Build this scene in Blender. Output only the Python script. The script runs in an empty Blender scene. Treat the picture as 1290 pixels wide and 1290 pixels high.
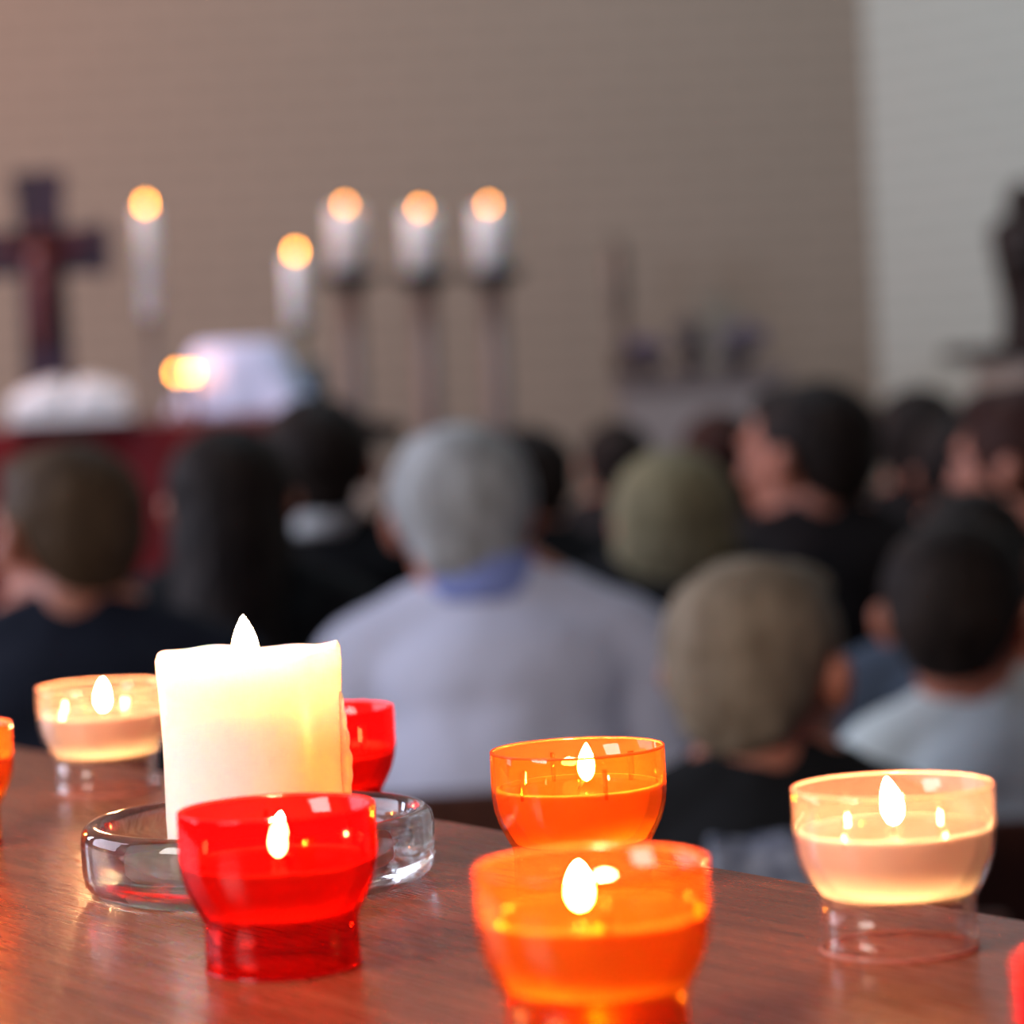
import bpy, bmesh, math, random
from mathutils import Vector, Matrix, Euler, noise
C = bpy.context.scene.collection
SC = bpy.context.scene
R = math.radians
random.seed(7)

# ------------------------------------------------------------------ camera
FPX = 3600.0
CAM = Vector((0, 0, 1.32))
cd = bpy.data.cameras.new('camera'); cam = bpy.data.objects.new('camera', cd); C.objects.link(cam)
cd.sensor_width = 36; cd.lens = 36 * FPX / 1290
cd.clip_start = .05; cd.clip_end = 100
CROT = Matrix.Rotation(R(90 - 2.07), 3, 'X') @ Matrix.Rotation(R(-2.8), 3, 'Z')
cam.matrix_world = Matrix.Translation(CAM) @ CROT.to_4x4()
cd.dof.use_dof = True; cd.dof.focus_distance = 1.07; cd.dof.aperture_fstop = 6.7
SC.camera = cam

# ------------------------------------------------------------------ world, lights, exposure
SC.view_settings.view_transform = 'Standard'; SC.view_settings.look = 'None'
SC.cycles.diffuse_bounces = 8
SC.view_settings.gamma = 1; SC.view_settings.exposure = 0.0
w = bpy.data.worlds.new('world'); SC.world = w; w.use_nodes = True
bg = w.node_tree.nodes['Background']; bg.inputs[0].default_value = (.62, .72, 1, 1); bg.inputs[1].default_value = .10
def area(name, loc, target, size, energy, col, sy=None):
    l = bpy.data.lights.new(name, 'AREA'); l.shape = 'RECTANGLE'; l.size = size; l.size_y = sy or size
    l.energy = energy; l.color = col
    o = bpy.data.objects.new(name, l); C.objects.link(o); o.location = loc
    o.rotation_euler = (Vector(target) - Vector(loc)).to_track_quat('-Z', 'Y').to_euler(); return o
area('window_daylight_left', (-4.2, 3.4, 2.7), (0, 4.2, 1.0), 3.2, 150, (.74, .80, 1), 2.2)      # side windows
area('table_fill_left', (-1.5, -.05, 2.1), (0, 1.1, 1.15), .8, 42, (1, .95, .90), .8)      # added daylight fill, held near the table to brighten the pillar candle
area('altar_fill_left', (-4.6, 6.4, 2.6), (-.9, 7.6, 1.4), 1.2, 92, (.68, .76, 1), 1.2)     # added cool fill from the left, lifts the book and veil
area('window_daylight_chancel', (-.2, 6.8, 4.9), (2.8, 8.2, .4), 1.4, 70, (.62, .84, 1), 1.4)     # high chancel window
area('wall_fill_warm', (-3.2, 6.9, 3.8), (-1.2, 9.6, 1.9), .9, 84, (1, .44, .27))                 # added unseen warm light, tints the left of the back wall

# ------------------------------------------------------------------ helpers
def ray(px, py):
    return CROT @ Vector(((px - 645) / FPX, -(py - 645) / FPX, -1))
def at(px, py, Y):
    d = ray(px, py); return CAM + d * (Y / d.y)
def onz(px, py, z):
    d = ray(px, py); return CAM + d * ((z - CAM.z) / d.z)
def xat(px, Y, z):
    py = 600.0
    for _ in range(12):
        p = at(px, py, Y); py += (p.z - z) * FPX / Y
    return at(px, py, Y).x

def mat(name, col, rough=.6, metal=0, bump=None, var=None, **kw):
    m = bpy.data.materials.new(name); m.use_nodes = True
    nt = m.node_tree; b = nt.nodes['Principled BSDF']
    b.inputs['Base Color'].default_value = (*col, 1); b.inputs['Roughness'].default_value = rough
    b.inputs['Metallic'].default_value = metal
    for k, v in kw.items(): b.inputs[k.replace('_', ' ')].default_value = v
    tc = nt.nodes.new('ShaderNodeTexCoord')
    mp = nt.nodes.new('ShaderNodeMapping'); nt.links.new(tc.outputs['Object'], mp.inputs[0])
    if var:   # (other colour, scale, stretch)
        n = nt.nodes.new('ShaderNodeTexNoise'); n.inputs['Scale'].default_value = var[1]; n.inputs['Detail'].default_value = 5
        mp.inputs['Scale'].default_value = var[2] if len(var) > 2 else (1, 1, 1)
        nt.links.new(mp.outputs[0], n.inputs[0])
        r = nt.nodes.new('ShaderNodeMapRange'); r.inputs[1].default_value = .35; r.inputs[2].default_value = .65
        nt.links.new(n.outputs[0], r.inputs[0])
        x = nt.nodes.new('ShaderNodeMix'); x.data_type = 'RGBA'
        x.inputs[6].default_value = (*col, 1); x.inputs[7].default_value = (*var[0], 1)
        nt.links.new(r.outputs[0], x.inputs[0]); nt.links.new(x.outputs[2], b.inputs['Base Color'])
    if bump:  # (scale, strength)
        n = nt.nodes.new('ShaderNodeTexNoise'); n.inputs['Scale'].default_value = bump[0]; n.inputs['Detail'].default_value = 4
        nt.links.new(mp.outputs[0], n.inputs[0])
        bp = nt.nodes.new('ShaderNodeBump'); bp.inputs['Strength'].default_value = bump[1]; bp.inputs['Distance'].default_value = .01
        nt.links.new(n.outputs[0], bp.inputs['Height']); nt.links.new(bp.outputs[0], b.inputs['Normal'])
    return m

def obj(name, bm, m, parent=None, smooth=True):
    me = bpy.data.meshes.new(name); bmesh.ops.recalc_face_normals(bm, faces=bm.faces); bm.to_mesh(me); bm.free()
    if smooth:
        for p in me.polygons: p.use_smooth = True
    o = bpy.data.objects.new(name, me); C.objects.link(o)
    if m: me.materials.append(m)
    if parent: o.parent = parent
    return o
def tag(o, label=None, cat=None, group=None, kind=None):
    if label: o['label'] = label
    if cat: o['category'] = cat
    if group: o['group'] = group
    if kind: o['kind'] = kind
    return o
def thing(name, label, cat, loc=(0, 0, 0), rotz=0, group=None):
    o = bpy.data.objects.new(name, None); C.objects.link(o); o.location = loc; o.rotation_euler = (0, 0, rotz)
    o.empty_display_size = .05
    return tag(o, label, cat, group)
def bx(bm, x0, x1, y0, y1, z0, z1, bev=0):
    r = bmesh.ops.create_cube(bm, size=1)['verts']
    for v in r: v.co = Vector(((x0 + x1) / 2 + v.co.x * (x1 - x0), (y0 + y1) / 2 + v.co.y * (y1 - y0), (z0 + z1) / 2 + v.co.z * (z1 - z0)))
    if bev:
        es = list({e for v in r for e in v.link_edges})
        bmesh.ops.bevel(bm, geom=es, offset=bev, segments=2, affect='EDGES', profile=.5)
def boxo(name, x0, x1, y0, y1, z0, z1, m, parent=None, bev=.004):
    bm = bmesh.new(); bx(bm, x0, x1, y0, y1, z0, z1, bev); return obj(name, bm, m, parent, smooth=False)
def lathe(bm, prof, seg=64, closed=False, off=(0, 0, 0), wob=None):
    rings = []
    for r, z in prof:
        if r < 1e-6:
            rings.append([bm.verts.new((off[0], off[1], off[2] + z))])
        else:
            ring = []
            for i in range(seg):
                a = 2 * math.pi * i / seg; rr, zz = (r, z) if not wob else wob(r, z, a)
                ring.append(bm.verts.new((off[0] + rr * math.cos(a), off[1] + rr * math.sin(a), off[2] + zz)))
            rings.append(ring)
    pairs = list(zip(rings, rings[1:]))
    if closed: pairs.append((rings[-1], rings[0]))
    for a, b in pairs:
        for i in range(seg):
            j = (i + 1) % seg
            if len(a) == 1 and len(b) == 1: continue
            if len(a) == 1: bm.faces.new((a[0], b[i], b[j]))
            elif len(b) == 1: bm.faces.new((a[i], a[j], b[0]))
            else: bm.faces.new((a[i], a[j], b[j], b[i]))
def ell(bm, c, r, rot=None, sub=3):
    M = Matrix.Translation(c) @ (rot.to_4x4() if rot else Matrix()) @ Matrix.Diagonal((*r, 1))
    bmesh.ops.create_icosphere(bm, subdivisions=sub, radius=1, matrix=M)
def cap(bm, a, b, ra, rb, seg=14):
    a, b = Vector(a), Vector(b); d = b - a; L = d.length
    q = d.to_track_quat('Z', 'Y').to_matrix().to_4x4(); M = Matrix.Translation(a) @ q
    prof = [(0, -ra)] + [(ra * math.sin(t), -ra * math.cos(t)) for t in (R(30), R(60), R(90))]
    prof += [(rb * math.cos(t), L + rb * math.sin(t)) for t in (0, R(30), R(60))] + [(0, L + rb)]
    n0 = len(bm.verts); bm2 = bmesh.new(); lathe(bm2, prof, seg); bm2.transform(M)
    me = bpy.data.meshes.new('t'); bm2.to_mesh(me); bm2.free(); bm.from_mesh(me); bpy.data.meshes.remove(me)
def remesh(o, v, it=4, disp=None):
    m = o.modifiers.new('remesh', 'REMESH'); m.mode = 'VOXEL'; m.voxel_size = v; m.use_smooth_shade = True
    s = o.modifiers.new('smooth', 'SMOOTH'); s.iterations = it; s.factor = .5
    if disp:
        t = bpy.data.textures.new('clouds', 'CLOUDS'); t.noise_scale = disp[1]
        d = o.modifiers.new('displace', 'DISPLACE'); d.texture = t; d.strength = disp[0]; d.mid_level = .5; d.texture_coords = 'LOCAL'
    return o

# ------------------------------------------------------------------ materials
M = {}
def plaster(name, a, b, brick=False):
    m = mat(name, a, .85, bump=(60, .15)); nt = m.node_tree; bs = nt.nodes['Principled BSDF']
    tc = nt.nodes.new('ShaderNodeTexCoord'); br = nt.nodes.new('ShaderNodeTexBrick')
    mp = nt.nodes.new('ShaderNodeMapping'); mp.inputs['Rotation'].default_value = (R(90), 0, 0)
    nt.links.new(tc.outputs['Object'], mp.inputs[0]); nt.links.new(mp.outputs[0], br.inputs[0])
    br.inputs['Scale'].default_value = 1; br.inputs['Brick Width'].default_value = .25; br.inputs['Row Height'].default_value = .075
    br.inputs['Mortar Size'].default_value = .008; br.inputs['Mortar Smooth'].default_value = .4
    br.inputs['Color1'].default_value = (*a, 1); br.inputs['Color2'].default_value = (*b, 1); br.inputs['Mortar'].default_value = tuple(x * .8 for x in a) + (1,)
    nt.links.new(br.outputs[0], bs.inputs['Base Color'])
    return m
M['wall'] = plaster('wall_paint', (.290, .236, .178), (.300, .243, .184))
M['wallr'] = plaster('wall_paint_side', (.42, .45, .39), (.43, .455, .395))
M['floor'] = mat('stone_floor', (.12, .10, .09), .5, var=((.17, .14, .12), 3))
M['ceil'] = mat('ceiling_paint', (.5, .47, .43), .9)
def wood(name, c1, c2, rough, scale=(1, 14, 14), nscale=6, coat=0):
    m = bpy.data.materials.new(name); m.use_nodes = True; nt = m.node_tree; b = nt.nodes['Principled BSDF']
    tc = nt.nodes.new('ShaderNodeTexCoord'); mp = nt.nodes.new('ShaderNodeMapping'); mp.inputs['Scale'].default_value = scale
    nt.links.new(tc.outputs['Object'], mp.inputs[0])
    n = nt.nodes.new('ShaderNodeTexNoise'); n.inputs['Scale'].default_value = nscale; n.inputs['Detail'].default_value = 8; n.inputs['Distortion'].default_value = .6
    nt.links.new(mp.outputs[0], n.inputs[0])
    cr = nt.nodes.new('ShaderNodeValToRGB'); cr.color_ramp.elements[0].position = .3; cr.color_ramp.elements[1].position = .7
    cr.color_ramp.elements[0].color = (*c1, 1); cr.color_ramp.elements[1].color = (*c2, 1)
    nt.links.new(n.outputs[0], cr.inputs[0]); nt.links.new(cr.outputs[0], b.inputs['Base Color'])
    n2 = nt.nodes.new('ShaderNodeTexNoise'); n2.inputs['Scale'].default_value = nscale * 3; nt.links.new(mp.outputs[0], n2.inputs[0])
    mr = nt.nodes.new('ShaderNodeMapRange'); mr.inputs[3].default_value = rough * .85; mr.inputs[4].default_value = rough * 1.3
    nt.links.new(n2.outputs[0], mr.inputs[0]); nt.links.new(mr.outputs[0], b.inputs['Roughness'])
    bp = nt.nodes.new('ShaderNodeBump'); bp.inputs['Strength'].default_value = .12; bp.inputs['Distance'].default_value = .001
    nt.links.new(n2.outputs[0], bp.inputs['Height']); nt.links.new(bp.outputs[0], b.inputs['Normal'])
    b.inputs['Coat Weight'].default_value = coat; b.inputs['Specular IOR Level'].default_value = .28; b.inputs['Coat Roughness'].default_value = .12
    return m
M['table'] = wood('varnished_table_wood', (.21, .045, .020), (.40, .112, .050),   .26, (2.2, 30, 30), 5, coat=.08)
M['chair'] = wood('chair_wood', (.06, .016, .009), (.10, .028, .014), .4, (8, 8, 1), 8)
M['darkwood'] = wood('carved_dark_wood', (.010, .006, .005), (.03, .014, .010), .5, (8, 8, 1), 8)

def plastic(name, col, edge, gl=.06):
    """clear moulded plastic: tinted see-through walls, denser towards the silhouette, with a glossy coat"""
    m = bpy.data.materials.new(name); m.use_nodes = True; nt = m.node_tree; nt.nodes.clear()
    out = nt.nodes.new('ShaderNodeOutputMaterial'); tr = nt.nodes.new('ShaderNodeBsdfTransparent')
    gs = nt.nodes.new('ShaderNodeBsdfGlossy'); gs.inputs['Roughness'].default_value = .04
    tl = nt.nodes.new('ShaderNodeBsdfTranslucent'); tl.inputs[0].default_value = (*edge, 1)
    df = nt.nodes.new('ShaderNodeBsdfDiffuse'); df.inputs[0].default_value = (*edge, 1)
    lw = nt.nodes.new('ShaderNodeLayerWeight'); lw.inputs[0].default_value = .35
    lf = nt.nodes.new('ShaderNodeLayerWeight'); lf.inputs[0].default_value = .15
    mc = nt.nodes.new('ShaderNodeMix'); mc.data_type = 'RGBA'
    mc.inputs[6].default_value = (*col, 1); mc.inputs[7].default_value = (*[c ** 2.0 for c in col], 1)
    nt.links.new(lw.outputs['Facing'], mc.inputs[0]); nt.links.new(mc.outputs[2], tr.inputs[0])
    a = nt.nodes.new('ShaderNodeAddShader'); half = nt.nodes.new('ShaderNodeMixShader'); half.inputs[0].default_value = .5
    nt.links.new(tl.outputs[0], half.inputs[1]); nt.links.new(df.outputs[0], half.inputs[2])
    body = nt.nodes.new('ShaderNodeMixShader'); body.inputs[0].default_value = gl
    nt.links.new(tr.outputs[0], body.inputs[1]); nt.links.new(half.outputs[0], body.inputs[2])
    mr = nt.nodes.new('ShaderNodeMapRange'); mr.inputs[3].default_value = .03; mr.inputs[4].default_value = .35
    nt.links.new(lf.outputs['Fresnel'], mr.inputs[0])
    fin = nt.nodes.new('ShaderNodeMixShader'); nt.links.new(mr.outputs[0], fin.inputs[0])
    nt.links.new(body.outputs[0], fin.inputs[1]); nt.links.new(gs.outputs[0], fin.inputs[2])
    nt.links.new(fin.outputs[0], out.inputs[0]); return m
PR = {'clear': plastic('clear_plastic_rim', (.9, .7, .65), (1, .62, .52), .55), 'orange': plastic('orange_plastic_rim', (.99, .5, .2), (1, .22, .06), .6), 'red': plastic('red_plastic_rim', (.9, .08, .07), (.9, .02, .02), .6)}
def wax(name, col, rad, scale):
    return mat(name, col, .35, Subsurface_Weight=1.0, Subsurface_Radius=rad, Subsurface_Scale=scale)
PL = {'clear': plastic('clear_plastic', (.95, .92, .90), (1, .66, .56), .055),
      'orange': plastic('orange_plastic', (.99, .67, .28), (1, .19, .04), .15),
      'red': plastic('red_plastic', (.96, .17, .135), (.95, .012, .014), .09)}
def shell_wax(name, col):
    """candle wax as a thin glowing wall: half the light passes, half is scattered back"""
    m = bpy.data.materials.new(name); m.use_nodes = True; nt = m.node_tree; nt.nodes.clear()
    out = nt.nodes.new('ShaderNodeOutputMaterial'); tl = nt.nodes.new('ShaderNodeBsdfTranslucent'); df = nt.nodes.new('ShaderNodeBsdfDiffuse')
    n = nt.nodes.new('ShaderNodeTexNoise'); n.inputs['Scale'].default_value = 90; tc = nt.nodes.new('ShaderNodeTexCoord'); nt.links.new(tc.outputs['Object'], n.inputs[0])
    x = nt.nodes.new('ShaderNodeMix'); x.data_type = 'RGBA'; x.inputs[6].default_value = (*col, 1); x.inputs[7].default_value = (*[c * .94 for c in col], 1)
    nt.links.new(n.outputs[0], x.inputs[0])
    for q in (tl, df): nt.links.new(x.outputs[2], q.inputs[0])
    mx = nt.nodes.new('ShaderNodeMixShader'); mx.inputs[0].default_value = .62; nt.links.new(df.outputs[0], mx.inputs[1]); nt.links.new(tl.outputs[0], mx.inputs[2])
    nt.links.new(mx.outputs[0], out.inputs[0]); return m
def pool_wax(name, col):
    m = bpy.data.materials.new(name); m.use_nodes = True; nt = m.node_tree; nt.nodes.clear()
    out = nt.nodes.new('ShaderNodeOutputMaterial'); tr = nt.nodes.new('ShaderNodeBsdfTransparent'); tr.inputs[0].default_value = (*col, 1)
    tl = nt.nodes.new('ShaderNodeBsdfTranslucent'); tl.inputs[0].default_value = (*col, 1)
    gs = nt.nodes.new('ShaderNodeBsdfGlossy'); gs.inputs['Roughness'].default_value = .08
    a = nt.nodes.new('ShaderNodeMixShader'); a.inputs[0].default_value = .12; nt.links.new(tr.outputs[0], a.inputs[1]); nt.links.new(tl.outputs[0], a.inputs[2])
    fr = nt.nodes.new('ShaderNodeFresnel'); fr.inputs[0].default_value = 1.4
    b_ = nt.nodes.new('ShaderNodeMixShader'); nt.links.new(fr.outputs[0], b_.inputs[0]); nt.links.new(a.outputs[0], b_.inputs[1]); nt.links.new(gs.outputs[0], b_.inputs[2])
    nt.links.new(b_.outputs[0], out.inputs[0]); return m
WX = {'clear': shell_wax('cream_wax', (.985, .955, .90)), 'orange': shell_wax('orange_cup_wax', (.985, .90, .62)), 'red': shell_wax('red_cup_wax', (.985, .66, .60)),
      'pillar': wax('pillar_wax', (.95, .89, .80), (1, .50, .25), .022)}
WP = {'clear': pool_wax('molten_cream_wax', (.96, .90, .80)), 'orange': pool_wax('molten_orange_wax', (.95, .70, .40)), 'red': pool_wax('molten_red_wax', (.95, .5, .4))}
def flame_mat(name, col, st):
    m = bpy.data.materials.new(name); m.use_nodes = True; nt = m.node_tree; nt.nodes.clear()
    out = nt.nodes.new('ShaderNodeOutputMaterial'); e = nt.nodes.new('ShaderNodeEmission')
    e.inputs[0].default_value = (*col, 1); e.inputs[1].default_value = st; nt.links.new(e.outputs[0], out.inputs[0]); return m
M['flame'] = flame_mat('candle_flame', (1, .52, .22), 1150)
M['flame_pillar'] = flame_mat('pillar_flame', (1, .36, .15), 650)
M['flame_far'] = flame_mat('altar_flame', (1, .32, .03), 44)
M['wick'] = mat('burnt_wick', (.02, .015, .012), .9)
g = bpy.data.materials.new('thick_glass'); g.use_nodes = True
b = g.node_tree.nodes['Principled BSDF']; b.inputs['Base Color'].default_value = (.93, .97, .96, 1); b.inputs['Roughness'].default_value = .01
b.inputs['Transmission Weight'].default_value = 1; b.inputs['IOR'].default_value = 1.5; M['glass'] = g
nt = g.node_tree; o_ = nt.nodes['Material Output']; mx = nt.nodes.new('ShaderNodeMixShader'); mx.inputs[0].default_value = .22
tr = nt.nodes.new('ShaderNodeBsdfTransparent'); tr.inputs[0].default_value = (.93, .97, .96, 1)
nt.links.new(b.outputs[0], mx.inputs[1]); nt.links.new(tr.outputs[0], mx.inputs[2]); nt.links.new(mx.outputs[0], o_.inputs[0])

# ------------------------------------------------------------------ the room
def struct(name, bm, m): return tag(obj(name, bm, m, smooth=False), kind='structure')
Yb = 9.6
cx = at(1100, 300, Yb).x
# right-hand wall runs off diagonally from the corner
wr = Vector((cx, Yb, 0)); wd = Vector((.62, -.785, 0)).normalized()
bm = bmesh.new(); bx(bm, -6.2, cx + .2, Yb, Yb + .2, 0, 6); struct('wall_back', bm, M['wall'])
bm = bmesh.new(); bx(bm, 0, 6.5, 0, .2, 0, 6); o = struct('wall_right', bm, M['wallr'])
o.location = wr; o.rotation_euler.z = math.atan2(wd.y, wd.x)
bm = bmesh.new(); bx(bm, -6.2, 6.6, -4, Yb + .2, -.1, 0); struct('floor', bm, M['floor'])
bm = bmesh.new(); bx(bm, -6.2, 6.6, -4, Yb + .2, 6, 6.15); struct('ceiling', bm, M['ceil'])
bm = bmesh.new(); bx(bm, -6.0, 1.2, 6.7, Yb, 0, .34); struct('trim_1', bm, M['floor'])     # chancel step

# ------------------------------------------------------------------ table in front
TZ = 1.14
A = onz(0, 938, TZ); B = onz(1290, 1160, TZ)
u = (B - A).normalized()
table = thing('table', 'long varnished reddish brown wooden table holding the cup candles and pillar candle', 'table', (A.x, A.y, 0), math.atan2(u.y, u.x))
bm = bmesh.new()
for k in range(3): bx(bm, -.75, 1.5, -.269 * (k + 1) + .0003, -.269 * k - .0003, TZ - .035, TZ)
obj('tabletop', bm, M['table'], table, smooth=False)
boxo('apron', -.68, 1.43, -.745, -.06, TZ - .13, TZ - .0355, M['table'], table)
for lx in (-.64, 1.39):
    for ly in (-.71, -.10): boxo('leg', lx - .035, lx + .035, ly - .035, ly + .035, 0, TZ - .131, M['table'], table)

# ------------------------------------------------------------------ cup candles
def flame_bm(h, r, lean=0.0):
    bm = bmesh.new(); prof = [(0, 0)]
    for t in (.06, .15, .28, .40, .52, .64, .76, .87, .95): prof.append((r * (math.sin(math.pi * min(1, t ** .72)) ** .8) , h * t))
    prof.append((0, h)); lathe(bm, prof, 20)
    for v in bm.verts: v.co.x += lean * (v.co.z / h) ** 2
    return bm
MM = .001
def cup_candle(px, w_px, colour, label, fl=True, lean=0.0, rot=0.0, waxz=39, fh=15, fx=0):
    d = .065 * FPX / w_px
    x = xat(px, d, TZ + .04)
    t = thing('cup_candle', label, 'candle', (x, d, TZ), rot, 'votive candles in plastic cups on the table')
    outer = [(25.6, 0), (25.5, 8), (25.4, 14.5), (26.0, 17.5), (28.0, 21), (30.4, 26), (31.9, 31), (32.6, 36), (32.6, 42), (32.5, 52.4)]
    inner = [(31.6, 52.6), (31.3, 42), (31.3, 36), (30.6, 31), (29.1, 26.3), (26.8, 21.8), (24.8, 18.4), (0, 17.4)]
    under = [(0, 16.4), (24.2, 16.2), (24.3, 8), (24.5, 0)]
    bm = bmesh.new(); lathe(bm, [(a * MM, b * MM) for a, b in outer + [(32.2, 53)] + inner + under], 96)
    # close foot ring
    vs = sorted(bm.verts, key=lambda v: v.co.z)
    bmesh.ops.bridge_loops(bm, edges=[e for e in bm.edges if e.is_boundary])
    # moulded ribs on the inner wall
    for k in range(6):
        a = R(30 + 60 * k); c, s = math.cos(a), math.sin(a)
        b0 = len(bm.verts); r = bmesh.ops.create_cube(bm, size=1)['verts']
        for v in r:
            lx, ly, lz = v.co.x * .0022 + .0303, v.co.y * .0011, v.co.z * .011 + .0425
            v.co = Vector((lx * c - ly * s, lx * s + ly * c, lz))
    obj('cup', bm, PL[colour], t)
    wp = [(0, 17.8), (24.4, 18.7), (26.5, 22.2), (28.8, 26.6), (30.3, 31.2), (31.0, 36), (31.0, waxz), (29.8, waxz + .3)]
    bm = bmesh.new(); lathe(bm, [(a * MM, b * MM) for a, b in wp], 64); obj('wax', bm, WX[colour], t)
    bm = bmesh.new(); lathe(bm, [(a * MM, b * MM) for a, b in [(0, waxz - 1.2), (12, waxz - 1.1), (28, waxz - .9), (30.8, waxz - .1)]], 64); obj('molten_pool', bm, WP[colour], t)
    for nm_, rr, zz, tk in (('foot_rim', 25.1, .6, .75), ('rim', 32.0, 52.7, .55)):
        bm = bmesh.new(); lathe(bm, [((rr + tk * math.cos(a)) * MM, (zz + tk * math.sin(a)) * MM) for a in [2 * math.pi * i / 10 for i in range(10)]], 96, closed=True)
        obj(nm_, bm, PR[colour], t)
    bm = bmesh.new(); cap(bm, (0, 0, (waxz - 1.5) * MM), (fx * MM * math.cos(rot), -fx * MM * math.sin(rot), (waxz + 4) * MM), .0007, .0006, 8); obj('wick', bm, M['wick'], t)
    f = obj('flame', flame_bm(fh * MM, .0033, lean * MM), M['flame'], t); f.location = Vector((fx * MM * math.cos(rot), -fx * MM * math.sin(rot), (waxz + 1.2) * MM))
    return t
cup_candle(729, 221, 'orange', 'orange plastic cup candle standing sharp behind a nearer, larger orange cup', rot=.3, lean=.5, fh=14.5, fx=3)
cup_candle(747, 296, 'orange', 'large blurred orange cup candle at the bottom edge, nearest of the orange cups', rot=.1, fh=12.5, fx=-3.5)
cup_candle(1126, 255, 'clear', 'clear plastic cup candle with cream wax at the right of the table', lean=-2, rot=.4)
cup_candle(350, 250, 'red', 'red cup candle standing in front of the glass dish and pillar candle', rot=.2, lean=1.5, waxz=35, fh=15)
cup_candle(404, 188, 'red', 'red cup candle half hidden behind the white pillar candle', rot=.7, waxz=33)
cup_candle(130, 165, 'clear', 'clear plastic cup candle with cream wax behind left of the pillar candle', rot=.5, lean=.6)
cup_candle(-78, 187, 'orange', 'orange cup candle cut off by the left edge of the picture', rot=.9)
cup_candle(1473, 378, 'red', 'red cup candle cut off at the bottom right corner of the table', rot=.2)

# ------------------------------------------------------------------ glass dish and pillar
DD = 1.108; dx = xat(327, DD, TZ + .01)
bm = bmesh.new()
lathe(bm, [(a * .985, b * 1.16) for a, b in [(0, 0), (.062, 0), (.066, .001), (.0688, .004), (.0695, .008), (.0697, .018), (.0690, .0215), (.0665, .0235), (.0635, .0235), (.0615, .0215),
           (.0602, .016), (.0590, .0105), (.0560, .0080), (.048, .0062), (0, .0062)]], 128)
dish = obj('glass_dish', bm, M['glass']); dish.location = (dx, DD, TZ + .0001)
tag(dish, 'round thick clear glass dish under the white pillar candle', 'dish')
px_ = xat(318, DD, TZ + .06)
pil = thing('pillar_candle', 'thick white pillar candle burning in the glass dish', 'candle', (px_, DD, TZ + .0073), 0)
def wob(r, z, a):
    if z > .07:
        k = (z - .07) / .016
        z = z + k * (.0009 * math.cos(2 * a) + .0008 * math.sin(3 * a + 1.1) + .0006 * math.sin(7 * a))+ k * .0008
        r = r + k * (.0012 * max(0, math.cos(a - math.pi)) + .0004 * math.sin(5 * a))
    r += .0003 * math.sin(4 * a + 90 * z)
    return r, z
bm = bmesh.new()
lathe(bm, [(a * .965, b * .972) for a, b in [(0, 0), (.034, 0), (.0358, .0015), (.0361, .02), (.0364, .05), (.0366, .07), (.0367, .079), (.0365, .0835), (.0355, .0856), (.0340, .0850),
           (.0325, .0815), (.0300, .0775), (.020, .0752), (0, .0745)]], 128, wob=wob)
obj('wax', bm, WX['pillar'], pil)
bm = bmesh.new()
for (z, y, r, x) in ((.062, -.004, .0016, .0362), (.055, -.0035, .0022, .0363), (.048, -.003, .0030, .0363), (.040, -.003, .0038, .0362), (.034, -.0035, .0036, .0362), (.028, -.004, .0028, .0362), (.022, -.004, .0020, .0362)):
    ell(bm, (x - .0011, y, z), (r, r * 1.3, .0055), sub=2)
o = obj('wax_drip', bm, WX['pillar'], pil); remesh(o, .0009, 6)
bm = bmesh.new(); cap(bm, (0, 0, .0715), (0, 0, .081), .0011, .0009, 8); obj('wick', bm, M['wick'], pil)
f = obj('flame', flame_bm(.0225, .0054, -.0004), M['flame_pillar'], pil); f.location = (-.001, 0, .0755)

# ------------------------------------------------------------------ people
SKIN = mat('skin', (.47, .165, .10), .5, Subsurface_Weight=.15, Subsurface_Radius=(.01, .004, .002), Subsurface_Scale=1.0)
PALE = mat('pale_skin', (.42, .30, .22), .5)
EYE = mat('eye', (.16, .12, .10), .3)
def hair_mat(name, a, b): return mat(name, a, .65, var=(b, 14, (3, 3, .8)), bump=(22, .35), Specular_IOR_Level=.12)
H = {'dark': hair_mat('dark_brown_hair', (.012, .008, .007), (.03, .02, .016)),
     'brown': hair_mat('brown_hair', (.055, .032, .018), (.10, .06, .034)),
     'auburn': hair_mat('auburn_hair', (.03, .010, .008), (.05, .018, .012)),
     'fair': hair_mat('fair_brown_hair', (.19, .14, .095), (.30, .23, .16)),
     'blond': hair_mat('dark_blond_hair', (.17, .138, .075), (.29, .245, .14)),
     'grey': hair_mat('grey_hair', (.30, .29, .28), (.50, .50, .50))}
def cloth(name, c, c2=None): return mat(name, c, .9, Specular_IOR_Level=.2, bump=(9, .7), var=((c2 or tuple(x * 1.2 for x in c)), 12))
TROUS = cloth('dark_trousers', (.02, .02, .028))
SHOE = mat('shoe_leather', (.012, .01, .01), .4)

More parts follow.
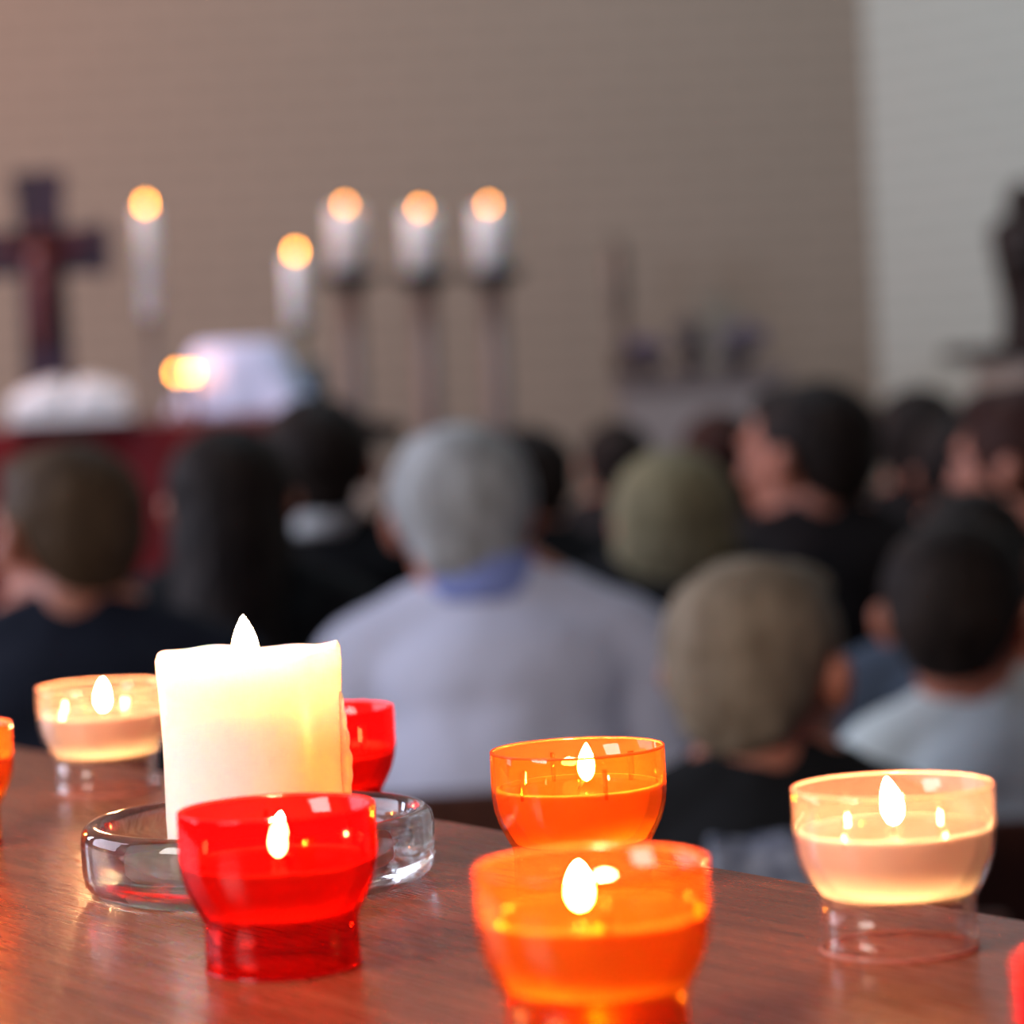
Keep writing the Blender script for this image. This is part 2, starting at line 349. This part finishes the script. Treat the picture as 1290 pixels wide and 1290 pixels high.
def body_shapes(bm, g, arms=1.0, headoff=(0, 0, 0), yaw=0, pitch=0, full=True, long_sleeve=True, coat=False):
    """torso and limbs; g is how much thicker than bare skin"""
    sh = .165 * arms
    ell(bm, (0, 0, .57), (.155 + g, .125 + g, .115)); ell(bm, (0, .0, .70), (.140 + g, .105 + g, .15))
    ell(bm, (0, -.01, .86), (.155 * arms + g, .112 + g, .17)); ell(bm, (0, -.015, .93), (.165 * arms + g, .10 + g, .10))
    for s in (-1, 1):
        cap(bm, (0, -.01, 1.00), (s * sh, 0, .955), .058 + g, .056 + g)
        cap(bm, (s * .02, -.01, 1.055), (s * sh * .8, -.005, .975), .034 + g, .042 + g)
        E = (s * (sh + .030), .03, .70); W = (s * .12, .27, .62)
        cap(bm, (s * (sh + .01), 0, .945), E, .052 + g, .040 + g)
        cap(bm, E, W if (long_sleeve or g < .005) else (s * (sh + .04), .06, .69), .040 + g, .028 + g)
        cap(bm, (s * .085, .0, .535), (s * .10, .35, .535), .082, .062 + g * .5)
        cap(bm, (s * .10, .35, .525), (s * .10, .33, .10), .056 + g * .3, .038 + g)
def person(px, py, Y, label, hair='dark', top=None, style='short', yaw=0, pitch=0, body_px=None, arms=.92, vis=1.0, collar=None, hx=0.0, chairback=True, ears=1, hz=0, skin=None, headscale=1.0, body_yaw=0, chair_label=None, hy=0.0, sleeves=True, lean=0, chair_top=.87):
    p = at(px, py, Y); s = (p.z - .45) / (.797 + hz)
    bxp = p.x if body_px is None else xat(body_px, Y, 1.1)
    t = thing('person', label, 'person', (bxp, Y, .45 * (1 - s)), body_yaw, 'people seated in church')
    t.scale = (s, s, s)
    hx = (p.x - bxp) / s
    hc = Vector((hx,   .015 + hy, 1.125 + hz)); hr = (Matrix.Rotation(yaw, 3, 'Z') @ Matrix.Rotation(pitch, 3, 'X')) @ Matrix.Diagonal((1.03, 1, .92))
    k = headscale
    def hp(x, y, z): return hc + hr @ Vector((x * k, y * k, z * k))
    def he(bm, x, y, z, rx, ry, rz, sub=3): ell(bm, hp(x, y, z), (rx * k, ry * k, rz * k), hr, sub)
    # bare body: one continuous surface
    bm = bmesh.new(); body_shapes(bm, 0, arms)
    cap(bm, (hx * .4, -.01, 1.02), hc + hr @ Vector((0, -.025, -.07)), .056, .054)
    he(bm, 0, -.005, .02, .074, .094, .092); he(bm, 0, .025, -.045, .058, .066, .062); he(bm, 0, .055, -.078, .030, .028, .022)
    he(bm, 0, .082, .028, .050, .012, .013); he(bm, 0, .097, -.012, .010, .014, .024, 2); he(bm, 0, .104, -.026, .014, .012, .009, 2)
    he(bm, 0, .086, -.052, .022, .010, .005, 2); he(bm, 0, .085, -.062, .019, .009, .006, 2)
    for sx in (-1, 1):
        he(bm, sx * .042, .060, -.022, .022, .022, .018, 2)
        he(bm, sx * .080, -.006, -.010, .010, .018, .032, 2); he(bm, sx * .088, -.016, -.002, .008, .016, .024, 2)
        wri = Vector((sx * .12, .27, .62)); palm = wri + Vector((-sx * .015, .065, -.004))
        cap(bm, wri, palm, .026, .030)
        for q, L in enumerate((.058, .068, .064, .05)):
            ox = sx * (.024 - q * .016); cap(bm, palm + Vector((ox, .02, .0)), palm + Vector((ox * 1.1, .02 + L, -.012)), .009, .007, 8)
        cap(bm, wri + Vector((-sx * .02, .03, 0)), wri + Vector((-sx * .05, .075, -.008)), .011, .008, 8)
        cap(bm, (sx * .10, .33, .06), (sx * .11, .44, .035), .036, .028)
    remesh(obj('body', bm, skin or SKIN, t), .0075, 3)
    for sx in (-1, 1):
        bm = bmesh.new(); he(bm, sx * .030, .0715, .006, .0125, .0125, .0125, 2); obj('eye', bm, EYE, t)
    # clothing
    bm = bmesh.new(); g = .012; body_top(bm, g, arms, sleeves); o = obj('shirt', bm, top, t); remesh(o, .009, 5, (.012, .09))
    if collar:
        bm = bmesh.new()
        n0 = Vector((hx * .4, -.012, 1.035)); lathe(bm, [(.064, -.012), (.066, .0), (.062, .036), (.059, .038), (.058, .0)], 32, closed=True, off=n0)
        bmesh.ops.translate(bm, verts=[], vec=(0, 0, 0)); obj('collar', bm, collar, t)
    bm = bmesh.new()
    ell(bm, (0, 0, .565), (.168, .135, .110))
    for sx in (-1, 1):
        cap(bm, (sx * .085, .0, .537), (sx * .10, .35, .535), .086, .068); cap(bm, (sx * .10, .35, .525), (sx * .10, .33, .12), .064, .052)
    remesh(obj('trousers', bm, TROUS, t), .010, 3)
    for sx in (-1, 1):
        bm = bmesh.new(); cap(bm, (sx * .10, .33, .045), (sx * .112, .45, .035), .043, .035); cap(bm, (sx * .10, .33, .05), (sx * .10, .33, .11), .042, .044)
        remesh(obj('shoe', bm, SHOE, t), .008, 2)
    # hair
    bm = bmesh.new()
    he(bm, 0, -.020, .034, .081, .094, .087); he(bm, 0, -.045, .006, .073, .068, .078)
    if style == 'short':
        he(bm, 0, -.058, -.032, .058, .038, .048); he(bm, 0, .030, .083, .058, .050, .030)
    elif style == 'full':
        he(bm, 0, -.02, .03, .089, .102, .10); he(bm, 0, -.058, -.038, .066, .046, .050); he(bm, 0, .035, .088, .062, .052, .034)
    elif style == 'bob':
        he(bm, 0, -.02, .025, .094, .104, .10); he(bm, 0, -.030, -.045, .096, .088, .085); he(bm, 0, -.035, -.085, .086, .075, .05)
    elif style == 'long':
        he(bm, 0, -.02, .025, .088, .100, .098)
        cap(bm, hp(0, -.045, -.02), Vector((hx * .7, -.115, .90)), .082, .075); he(bm, 0, -.03, -.06, .088, .07, .10)
        cap(bm, Vector((hx * .7, -.115, .92)), Vector((hx * .6, -.125, .78)), .076, .040)
    elif style == 'receding':
        he(bm, 0, -.062, -.045, .058, .040, .050)
    o = obj('hair', bm, H[hair], t); remesh(o, .0065, 4, (.006, .025))
    # the chair behind
    return t
def body_top(bm, g, arms, sleeves):
    sh = .165 * arms
    ell(bm, (0, 0, .61), (.155 + g, .128 + g, .11)); ell(bm, (0, .0, .70), (.148 * (arms + 1) / 2 + g, .110 + g, .15))
    ell(bm, (0, -.012, .84), (.160 * arms + g, .118 + g, .18)); ell(bm, (0, -.02, .93), (.168 * arms + g, .10 + g, .095))
    for s in (-1, 1):
        cap(bm, (0, -.012, .995), (s * sh, 0, .952), .056 + g, .055 + g)
        cap(bm, (s * .02, -.012, 1.035), (s * sh * .8, -.005, .975), .032 + g, .042 + g)
        E = (s * (sh + .030), .03, .70); W = (s * .128, .25, .625)
        cap(bm, (s * (sh + .01), 0, .943), E, .053 + g, .043 + g)
        if sleeves: cap(bm, E, W, .042 + g, .030 + g)
_chair = None
def chair(X, Y, label, rz=0, name='wooden_chair'):
    global _chair
    if _chair is None:
        t = thing(name, label, 'chair', (X, Y, 0), rz, 'wooden chairs of the congregation')
        boxo('seat', -.18, .18, -.20, .22, .420, .443, M['chair'], t)
        boxo('backrest', -.18, .18, -.238, -.213, .60, .87, M['chair'], t, .008)
        for sx in (-1, 1):
            boxo('leg', sx * .16 - .016, sx * .16 + .016, .18, .212, 0, .4195, M['chair'], t)
            bm = bmesh.new(); bx(bm, sx * .16 - .016, sx * .16 + .016, -.211, -.179, 0, .4195, .004); bx(bm, sx * .16 - .014, sx * .16 + .014, -.2125, -.2015, .444, .84, .004)
            obj('leg', bm, M['chair'], t, smooth=False)
        _chair = t; return t
    r = _chair.copy(); C.objects.link(r); r.location = (X, Y, 0); r.rotation_euler.z = rz; r['label'] = label
    for ch in _chair.children:
        c = ch.copy(); C.objects.link(c); c.parent = r
    return r
T = {'navy': cloth('navy_jacket', (.008, .010, .019)), 'black': cloth('black_jacket', (.008, .008, .009)),
     'shirt': cloth('pale_blue_shirt', (.66, .66, .80), (.70, .70, .85)), 'blue': cloth('blue_collar_cloth', (.25, .30, .62)),
     'white': cloth('white_collar_cloth', (.62, .62, .62)), 'tee': cloth('white_tshirt', (.55, .60, .60)),
     'steel': cloth('steel_blue_shirt', (.07, .09, .13)), 'char': cloth('charcoal_jacket', (.014, .011, .011)),
     'brown': cloth('dark_brown_coat', (.02, .012, .01))}
PP = [
 dict(who='brown-haired person at left', px=72, py=545, Y=3.65, label='person with short brown hair and navy jacket, seated at the left edge, looking left', hair='brown', top=T['navy'], yaw=R(42), body_px=92, arms=1.0),
 dict(who='person with long dark hair', px=285, py=525, Y=4.4, label='person with long dark hair seated in front of the red altar cloth', hair='dark', top=T['black'], style='long'),
 dict(who='person with white collar', px=395, py=495, Y=5.2, label='person with dark hair, black jacket and white collar', hair='dark', top=T['black'], collar=T['white'], style='full'),
 dict(who='person turning sideways left of the grey head', px=462, py=518, Y=6.5, label='person with dark hair turning a pale face sideways, left of the grey-haired person', hair='dark', top=T['brown'], yaw=R(-118), skin=PALE),
 dict(who='grey-haired person', px=572, py=520, Y=3.6, label='grey-haired person in a pale blue shirt seen from behind', hair='grey', top=T['shirt'], style='full', body_px=625, arms=.86, hz=-.015, headscale=.93, collar=T['blue'], yaw=R(12)),
 dict(who='dark-haired person right of the grey head', px=650, py=530, Y=5.78, label='dark-haired person with a reddish ear, just right of and behind the grey head', hair='dark', top=T['black'], yaw=R(60)),
 dict(who='farthest dark-haired person left of the bob', px=775, py=527, Y=7.6, label='person with dark hair, farthest back, left of the blond bob', hair='dark', top=T['char'], style='full'),
 dict(who='person with the blond bob', px=845, py=550, Y=4.36, label='person with a dark blond bob haircut and dark clothes', hair='blond', top=T['black'], style='bob', hz=-.04, headscale=.93, arms=.92),
 dict(who='dark reddish-haired person', px=905, py=515, Y=6.9, label='person with dark reddish hair between the blond bob and the dark head turned left', hair='auburn', top=T['char'], style='full'),
 dict(who='dark-haired person in profile', px=1013, py=480, Y=5.08, label='person with short dark hair turned left so that cheek and ear show', hair='dark', top=T['char'], yaw=R(52), body_px=1035, arms=.86, headscale=1.12),
 dict(who='left one of two dark heads by the pale wall', px=1155, py=492, Y=6.5, label='person with dark hair seated before the pale right wall, left of two', hair='dark', top=T['char'], style='full', headscale=1.1),
 dict(who='right one of two dark heads by the pale wall', px=1207, py=518, Y=5.68, label='person with dark hair before the pale right wall, right of two', hair='dark', top=T['black'], style='full'),
 dict(who='auburn-haired person below the statue', px=1286, py=478, Y=4.45, label='person with auburn hair and visible cheek at the right edge below the statue', hair='auburn', top=T['brown'], yaw=R(60), style='full', arms=.76),
 dict(who='fair-haired child', px=955, py=700, Y=2.65, label='child with short fair hair, black top and a protruding ear', hair='fair', top=T['black'], yaw=R(-30), arms=.80, headscale=1.10),
 dict(who='child in the white shirt', px=1205, py=650, Y=3.18, label='child with dark cropped hair wearing a white shirt', hair='dark', top=T['tee'], yaw=R(-18), arms=.86, style='short', body_px=1262, headscale=1.08),
 dict(who='person in the steel blue shirt', px=1222, py=605, Y=3.85, label='dark-haired person in a steel blue shirt, mostly hidden by the child in white', hair='dark', top=T['steel']),
]
for q in PP:
    who = q.pop('who'); t = person(**q)
    chair(t.location.x, t.location.y, 'dark reddish wooden chair under the ' + who)

# jacket over the child's chair back
def drape(name, X0, X1, Y, ztop, m, label, cat):
    bm = bmesh.new(); n = 26; prof = [(-.035, -.16), (-.034, -.05), (-.030, -.01), (-.018, .012), (0, .02), (.018, .012), (.03, -.01), (.033, -.10)]
    rows = []
    for i in range(n + 1):
        x = X0 + (X1 - X0) * i / n; row = []
        for j, (y, z) in enumerate(prof):
            a = .003 * math.sin(i * .5 + j * .5) + .001 * math.sin(i * 1.7)
            row.append(bm.verts.new((x, Y + y * (1 + 5 * a), ztop - .02 + z + a * .8)))
        rows.append(row)
    for a, b in zip(rows, rows[1:]):
        for j in range(len(prof) - 1): bm.faces.new((a[j], b[j], b[j + 1], a[j + 1]))
    o = obj(name, bm, m); s = o.modifiers.new('s', 'SOLIDIFY'); s.thickness = .006; s.offset = 1
    o.modifiers.new('ss', 'SUBSURF').levels = 2
    return tag(o, label, cat)
TW = mat('speckled_tweed', (.07, .08, .13), .9, var=((.32, .34, .42), 70))
drape('scarf', at(893, 1075, 2.42).x, at(1100, 1075, 2.42).x, 2.42, at(950, 1058, 2.42).z, TW, 'speckled grey-blue cloth hung over the fair-haired child\'s chair back', 'scarf')

# ------------------------------------------------------------------ altar and what stands on it
AY = 7.5; DZ = .34
az = at(120, 530, AY).z
ax0, ax1 = at(-120, 530, AY).x, at(398, 530, AY).x
RED = cloth('dark_red_cloth', (.085, .004, .006))
alt = thing('altar', 'altar table with dark red hanging cloth behind the congregation at left', 'altar', ((ax0 + ax1) / 2, AY + .3, DZ))
hw = (ax1 - ax0) / 2; ah = az - DZ
boxo('body', -hw + .04, hw - .04, -.27, .27, 0, ah - .05, M['darkwood'], alt)
boxo('tabletop', -hw, hw, -.31, .31, ah - .05, ah, mat('altar_top', (.30, .16, .14), .6), alt)
bm = bmesh.new(); n = 60
for i in range(n + 1):
    x = -hw + .02 + (2 * hw - .04) * i / n; y = -.322 - .008 * math.sin(i * .9)
    bm.verts.new((x, y, ah - .012)); bm.verts.new((x, y - .006, .06))
bm.verts.ensure_lookup_table()
for i in range(n): bm.faces.new([bm.verts[k] for k in (2 * i, 2 * i + 2, 2 * i + 3, 2 * i + 1)])
o = obj('altar_cloth', bm, RED, alt); s = o.modifiers.new('s', 'SOLIDIFY'); s.thickness = .004
def onaltar(px, Y=AY + .2): return Vector((xat(px, Y, az + .1), Y, az))
# crucifix
PURP = mat('purple_enamel', (.035, .010, .032), .7, var=((.008, .003, .006), 9)); REDP = mat('red_enamel', (.11, .012, .010), .4)
c0 = onaltar(62, AY + .34); k = (AY + .2) / FPX
cr = thing('crucifix', 'dark purple and red standing cross on the altar at the left edge', 'cross', c0)
Hc = (530 - 208) * k
bm = bmesh.new(); lathe(bm, [(0, 0), (.085, 0), (.085, .012), (.05, .025), (.03, .05), (0, .05)], 32); obj('base', bm, M['darkwood'], cr)
bm = bmesh.new(); cz = Hc * .68
for (dx_, dz_, L) in ((1, 0, .185), (-1, 0, .185), (0, 1, Hc * .32), (0, -1, Hc * .65)):
    n_ = Vector((-dz_, 0, dx_)) ; d_ = Vector((dx_, 0, dz_)); w0, w1 = .058, .072 if L < .3 else .064
    pts = [(0, w0), (L * .75, w0 * 1.1), (L * .80, w1), (L * .93, w1), (L, w0)]
    for yy in (0,):
        f1 = [Vector((0, -.015, cz)) + d_ * a + n_ * b_ for a, b_ in pts] + [Vector((0, -.015, cz)) + d_ * a - n_ * b_ for a, b_ in reversed(pts)]
        v1 = [bm.verts.new(v) for v in f1]; v2 = [bm.verts.new(v + Vector((0, .03, 0))) for v in f1]
        bm.faces.new(v1); bm.faces.new(list(reversed(v2)))
        for i in range(len(v1)): bm.faces.new((v1[i], v2[i], v2[(i + 1) % len(v1)], v1[(i + 1) % len(v1)]))
obj('cross', bm, PURP, cr, smooth=False)
bm = bmesh.new()
ell(bm, (0, -.03, cz + .045), (.022, .022, .03)); ell(bm, (0, -.03, cz - .035), (.036, .02, .055)); cap(bm, (0, -.03, cz - .09), (-.012, -.03, cz - .25), .032, .018)
for s_ in (-1, 1): cap(bm, (s_ * .03, -.028, cz), (s_ * .13, -.024, cz + .025), .014, .010)
o = obj('figure', bm, REDP, cr); remesh(o, .004, 3)
# white book on a cushion
PAGE = mat('white_pages', (.85, .84, .84), .8)
c1 = onaltar(88, AY + .05)
bk = thing('open_book', 'thick white open book lying on the altar below the cross', 'book', c1, R(4))
bw = 150 * AY / FPX / 2
boxo('cover', -bw, bw, -.12, .10, 0.0, .012, PAGE, bk)
for s_ in (-1, 1):
    bm = bmesh.new(); nn = 12; top_, bot_ = [], []
    for i in range(nn + 1):
        x = s_ * (bw - .008) * i / nn; z = .055 + .035 * math.sin(math.pi * (i / nn) ** .55)
        top_.append((bm.verts.new((x, -.112, z)), bm.verts.new((x, .092, z + .03)))); bot_.append((bm.verts.new((x, -.112, .013)), bm.verts.new((x, .092, .013))))
    for i in range(nn):
        bm.faces.new((top_[i][0], top_[i + 1][0], top_[i + 1][1], top_[i][1])); bm.faces.new((bot_[i][0], bot_[i + 1][0], bot_[i + 1][1], bot_[i][1]))
        bm.faces.new((top_[i][0], top_[i + 1][0], bot_[i + 1][0], bot_[i][0])); bm.faces.new((top_[i][1], top_[i + 1][1], bot_[i + 1][1], bot_[i][1]))
    for e in (0, nn): bm.faces.new((top_[e][0], top_[e][1], bot_[e][1], bot_[e][0]))
    obj('pages', bm, PAGE, bk)
# draped veil
VEIL = mat('white_veil', (.78, .78, 1), .8)
c2 = onaltar(300, AY + .13)
bm = bmesh.new(); kk = AY / FPX
prof = [(0, 92 * kk), (48 * kk, 91 * kk), (58 * kk, 85 * kk), (66 * kk, 62 * kk), (78 * kk, 32 * kk), (88 * kk, 8 * kk), (92 * kk, .001), (86 * kk, .001), (70 * kk, 32 * kk), (56 * kk, 78 * kk), (0, 84 * kk)]
def wv(r, z, a):
    q = 1 - z / (92 * kk); return r * (1 + .10 * q * math.sin(7 * a + 1) + .05 * q * math.sin(13 * a)), z
lathe(bm, prof, 120, wob=wv)
for v in bm.verts: v.co.y *= .6
o = obj('draped_veil', bm, VEIL); o.location = c2
tag(o, 'bluish white cloth draped in folds over a low shape on the altar', 'cloth')
# teal jar
bm = bmesh.new(); lathe(bm, [(0, 0), (.03, 0), (.036, .01), (.038, .07), (.030, .10), (.022, .115), (.026, .13), (.022, .13), (.018, .115), (0, .11)], 32)
o = obj('jar', bm, mat('teal_glaze', (.01, .07, .11), .35)); o.location = onaltar(394, AY + .25); tag(o, 'small dark teal jar on the altar right of the white veil', 'jar')
IRON = mat('blackened_iron', (.02, .018, .018), .5, .4); BRASS = mat('dull_brass', (.17, .13, .10), .45, .5); GGR = mat('green_glass_holder', (.12, .16, .11), .3)
CW = wax('altar_wax', (.95, .92, .90), (1, .6, .35), .015); STAND = mat('pale_metal_stem', (.19, .145, .13), .5, .3)
def far_flame(par, z, h=.026, r=.0075):
    f = obj('flame', flame_bm(h, r), M['flame_far'], par); f.location = (0, 0, z)
    bm = bmesh.new(); cap(bm, (0, 0, z - .008), (0, 0, z + .006), .0015, .0012, 6); obj('wick', bm, M['wick'], par)
def altar_candle(px, ytop, ybot, r, label, holder, hm, Y=AY + .42, name='altar_candle'):
    p = onaltar(px, Y); k_ = Y / FPX; ztop = at(px, ytop, Y).z - az; zb = at(px, ybot, Y).z - az
    t = thing('candlestick', label.replace('candle', 'candlestick', 1) if False else 'holder under the ' + label.split(' burning')[0], 'candle holder', p)
    bm = bmesh.new(); lathe(bm, [(0, 0), (holder * 1.5, 0), (holder * 1.5, .01), (holder * .5, .02), (holder * .4, zb * .6), (holder * .5, zb - .02), (holder * 1.1, zb - .006), (holder * 1.1, zb), (0, zb)], 32); obj('stem', bm, hm, t)
    c = thing(name, label, 'candle', p + Vector((0, 0, zb + .0005)), 0, 'burning candles on the altar')
    bm = bmesh.new(); L = ztop - zb; lathe(bm, [(0, 0), (r, 0), (r, L - .004), (r * .9, L), (r * .6, L - .004), (0, L - .005)], 32); obj('wax', bm, CW, c)
    far_flame(c, L - .001)
altar_candle(195, 262, 400, .028, 'tall slim white candle burning alone on the altar, second from left of the lights', .022, STAND)
altar_candle(380, 322, 412, .032, 'shorter white candle burning on the altar left of the three iron stands', .028, GGR)
def tealight(px, py, Y, label):
    p = onaltar(px, Y); z = at(px, py, Y).z - az - .012
    h = thing('cup_candle', label, 'candle', p, 0, 'two small candles beside the veil')
    bm = bmesh.new(); lathe(bm, [(0, 0), (.018, 0), (.018, .006), (.008, .015), (.007, z - .05), (.017, z - .04), (.0185, z - .012), (.0165, z - .012), (.016, z - .035), (0, z - .038)], 24); obj('holder', bm, BRASS, h)
    bm = bmesh.new(); lathe(bm, [(0, z - .037), (.0158, z - .034), (.0158, z - .008), (0, z - .009)], 24); obj('wax', bm, CW, h)
    far_flame(h, z - .007, .024, .007)
tealight(223, 466, AY + .012, 'left one of two small burning candles beside the white veil')
tealight(242, 466, AY + .012, 'right one of two small burning candles, touching the white veil')
# three iron stands behind the altar
def floor_candle(px, ytop, ydish, label, ord_):
    Y = 8.2; zt = at(px, ytop, Y).z; zd = at(px + 4, ydish, Y).z; x = at(px, ytop, Y).x
    t = thing('floor_candlestick', ord_ + ' of the three tall black iron candle stands', 'candlestick', (x, Y, DZ), 0, 'iron floor candlesticks')
    h = zd - DZ
    bm = bmesh.new(); lathe(bm, [(0, 0), (.16, 0), (.16, .02), (.04, .04), (.026, .07), (.0, .07)], 32); obj('base', bm, IRON, t)
    bm = bmesh.new(); lathe(bm, [(0, .07), (.036, .07), (.033, h * .5), (.033, h - .03), (0, h - .03)], 24); obj('pole', bm, STAND, t)
    bm = bmesh.new(); lathe(bm, [(0, h - .03), (.03, h - .03), (.065, h - .018), (.09, h), (.09, h + .014), (.082, h + .014), (.05, h), (0, h)], 32); obj('drip_dish', bm, IRON, t)
    c = thing('altar_candle', label, 'candle', (x, Y, DZ + h + .001), 0, 'thick candles on the iron stands')
    L = zt - zd; r = .050
    bm = bmesh.new(); lathe(bm, [(0, 0), (r, 0), (r, L - .006), (r * .93, L), (r * .8, L - .004), (r * .7, L - .016), (0, L - .02)], 40); obj('wax', bm, CW, c)
    far_flame(c, L - .012, .030, .008)
floor_candle(435, 262, 350, 'thick white candle burning on the leftmost of the three iron stands', 'leftmost')
floor_candle(529, 266, 350, 'thick white candle burning on the middle one of the three iron stands', 'middle one')
floor_candle(616, 262, 347, 'thick white candle burning on the rightmost of the three iron stands', 'rightmost')

# ------------------------------------------------------------------ right of the chancel: post, flower bench
Y = 9.35
zt = at(775, 303, Y).z; x = at(775, 303, Y).x
t = thing('processional_stand', 'thin dark upright stand against the back wall left of the purple flowers', 'stand', (x, Y, DZ))
bm = bmesh.new(); lathe(bm, [(0, 0), (.13, 0), (.13, .02), (.03, .04), (0, .04)], 24); obj('base', bm, IRON, t)
h = zt - DZ; bm = bmesh.new(); lathe(bm, [(0, .04), (.014, .04), (.014, h * .72), (0, h * .72)], 16); obj('pole', bm, STAND, t)
bm = bmesh.new(); lathe(bm, [(0, h * .70), (.03, h * .71), (.034, h * .78), (.022, h * .82), (.034, h * .86), (.036, h * .97), (.02, h), (0, h)], 24); obj('finial', bm, BRASS, t)
fz = at(870, 470, Y).z
Y = 9.0; fz = at(870, 470, Y).z
t = thing('flower_bench', 'long pale bench under purple flowers against the back wall', 'bench', (at(880, 470, Y).x, Y, DZ))
hwb = (990 - 775) / 2 * Y / FPX; hb = fz - DZ
PB = mat('pale_painted_wood', (.30, .27, .26), .7)
boxo('top', -hwb, hwb, -.14, .14, hb - .04, hb, mat('bench_top', (.15, .12, .12), .6), t)
boxo('front_panel', -hwb + .02, hwb - .02, -.12, -.10, .12, hb - .045, PB, t)
for sx in (-1, 1): boxo('leg', sx * (hwb - .06) - .03, sx * (hwb - .06) + .03, -.09, .12, 0, hb - .045, PB, t)
PURPF = mat('purple_petals', (.14, .11, .20), .7, var=((.22, .18, .28), 30)); PURPD = mat('dark_purple_petals', (.05, .04, .085), .7); LEAF = mat('dark_leaves', (.09, .09, .08), .7)
def bouquet(px, hh, ww, m, label):
    p = Vector((xat(px, Y, fz + .1), Y, fz)); t = thing('flower_pot', label, 'flowers', p, 0, 'flower pots on the bench')
    bm = bmesh.new(); lathe(bm, [(0, 0), (.032, 0), (.04, .05), (.036, .05), (.03, .04), (0, .04)], 20); obj('pot', bm, M['darkwood'], t)
    bm = bmesh.new(); bl = bmesh.new()
    for i in range(26):
        a = random.uniform(0, 6.28); r = ww * math.sqrt(random.random()); z = .06 + (hh - .06) * random.random() * (1 - .4 * r / ww)
        q = Vector((r * math.cos(a), r * math.sin(a) * .7, z))
        for b_ in range(5):
            aa = b_ * 1.257; ell(bm, q + Vector((.012 * math.cos(aa), .012 * math.sin(aa), 0)), (.011, .011, .006), sub=1)
        cap(bl, (0, 0, .045), q, .002, .002, 5)
        if i % 2: ell(bl, q * .8 + Vector((0, 0, .01)), (.02, .006, .012), Matrix.Rotation(a, 3, 'Z'), sub=1)
    obj('petals', bm, m, t, smooth=False); obj('stems', bl, LEAF, t)
bouquet(815, .13, .06, PURPF, 'leftmost pot of faint purple flowers on the bench')
bouquet(870, .19, .055, PURPD, 'dark purple flowers, tallest pot in the middle of the bench')
bouquet(928, .17, .085, PURPF, 'pale purple flowers right of the tallest pot on the bench')

# ------------------------------------------------------------------ statue on bracket, right wall
SY = 7.6
p = at(1295, 432, SY); 
# foot of the perpendicular on the wall line gives the bracket's wall side
rel = Vector((p.x, p.y, 0)) - wr; along = rel.dot(wd); foot = wr + wd * along; nrm = (Vector((p.x, p.y, 0)) - foot)
ang = math.atan2(wd.y, wd.x)
inn = Vector((wd.y, -wd.x, 0)); 
if inn.dot(-wr) < 0 and inn.x > 0: inn = -inn
s_t = 0
# slide along the pixel ray until it is 0.2 m from the wall
best = None
for i in range(400):
    yy = 5 + i * .012; q = at(1296, 432, yy); r_ = Vector((q.x, q.y, 0)) - wr; dd = abs(r_.x * wd.y - r_.y * wd.x)
    side = (r_.x * wd.y - r_.y * wd.x)
    if best is None or abs(dd - .2) < best[0]: best = (abs(dd - .2), q)
q = best[1]
br = thing('wall_bracket', 'pale bracket with dark ledge on the right wall carrying the statue', 'bracket', q, ang)
boxo('ledge', -.19, .19, -.19, .195, -.045, -.005, M['darkwood'], br, .006)
boxo('console', -.13, .13, -.13, .195, -.15, -.046, mat('pale_stone', (.36, .32, .27), .8), br, .02)
st = thing('statue', 'dark carved wooden statue of a robed figure on the wall bracket at the right edge', 'statue', q + Vector((0, 0, -.0045)), R(10))
bm = bmesh.new()
Hs = 200 * q.y / FPX
lathe(bm, [(0, 0), (.085, 0), (.08, Hs * .1), (.075, Hs * .25), (.095, Hs * .5), (.11, Hs * .68), (.09, Hs * .78), (.045, Hs * .83), (0, Hs * .84)], 28)
ell(bm, (0, 0, Hs * .89), (.055, .06, .07))
for s_ in (-1, 1): cap(bm, (s_ * .08, 0, Hs * .72), (s_ * .07, -.07, Hs * .52), .03, .022); cap(bm, (s_ * .07, -.07, Hs * .52), (s_ * .01, -.10, Hs * .58), .022, .018)
o = obj('figure', bm, M['darkwood'], st); remesh(o, .006, 4)
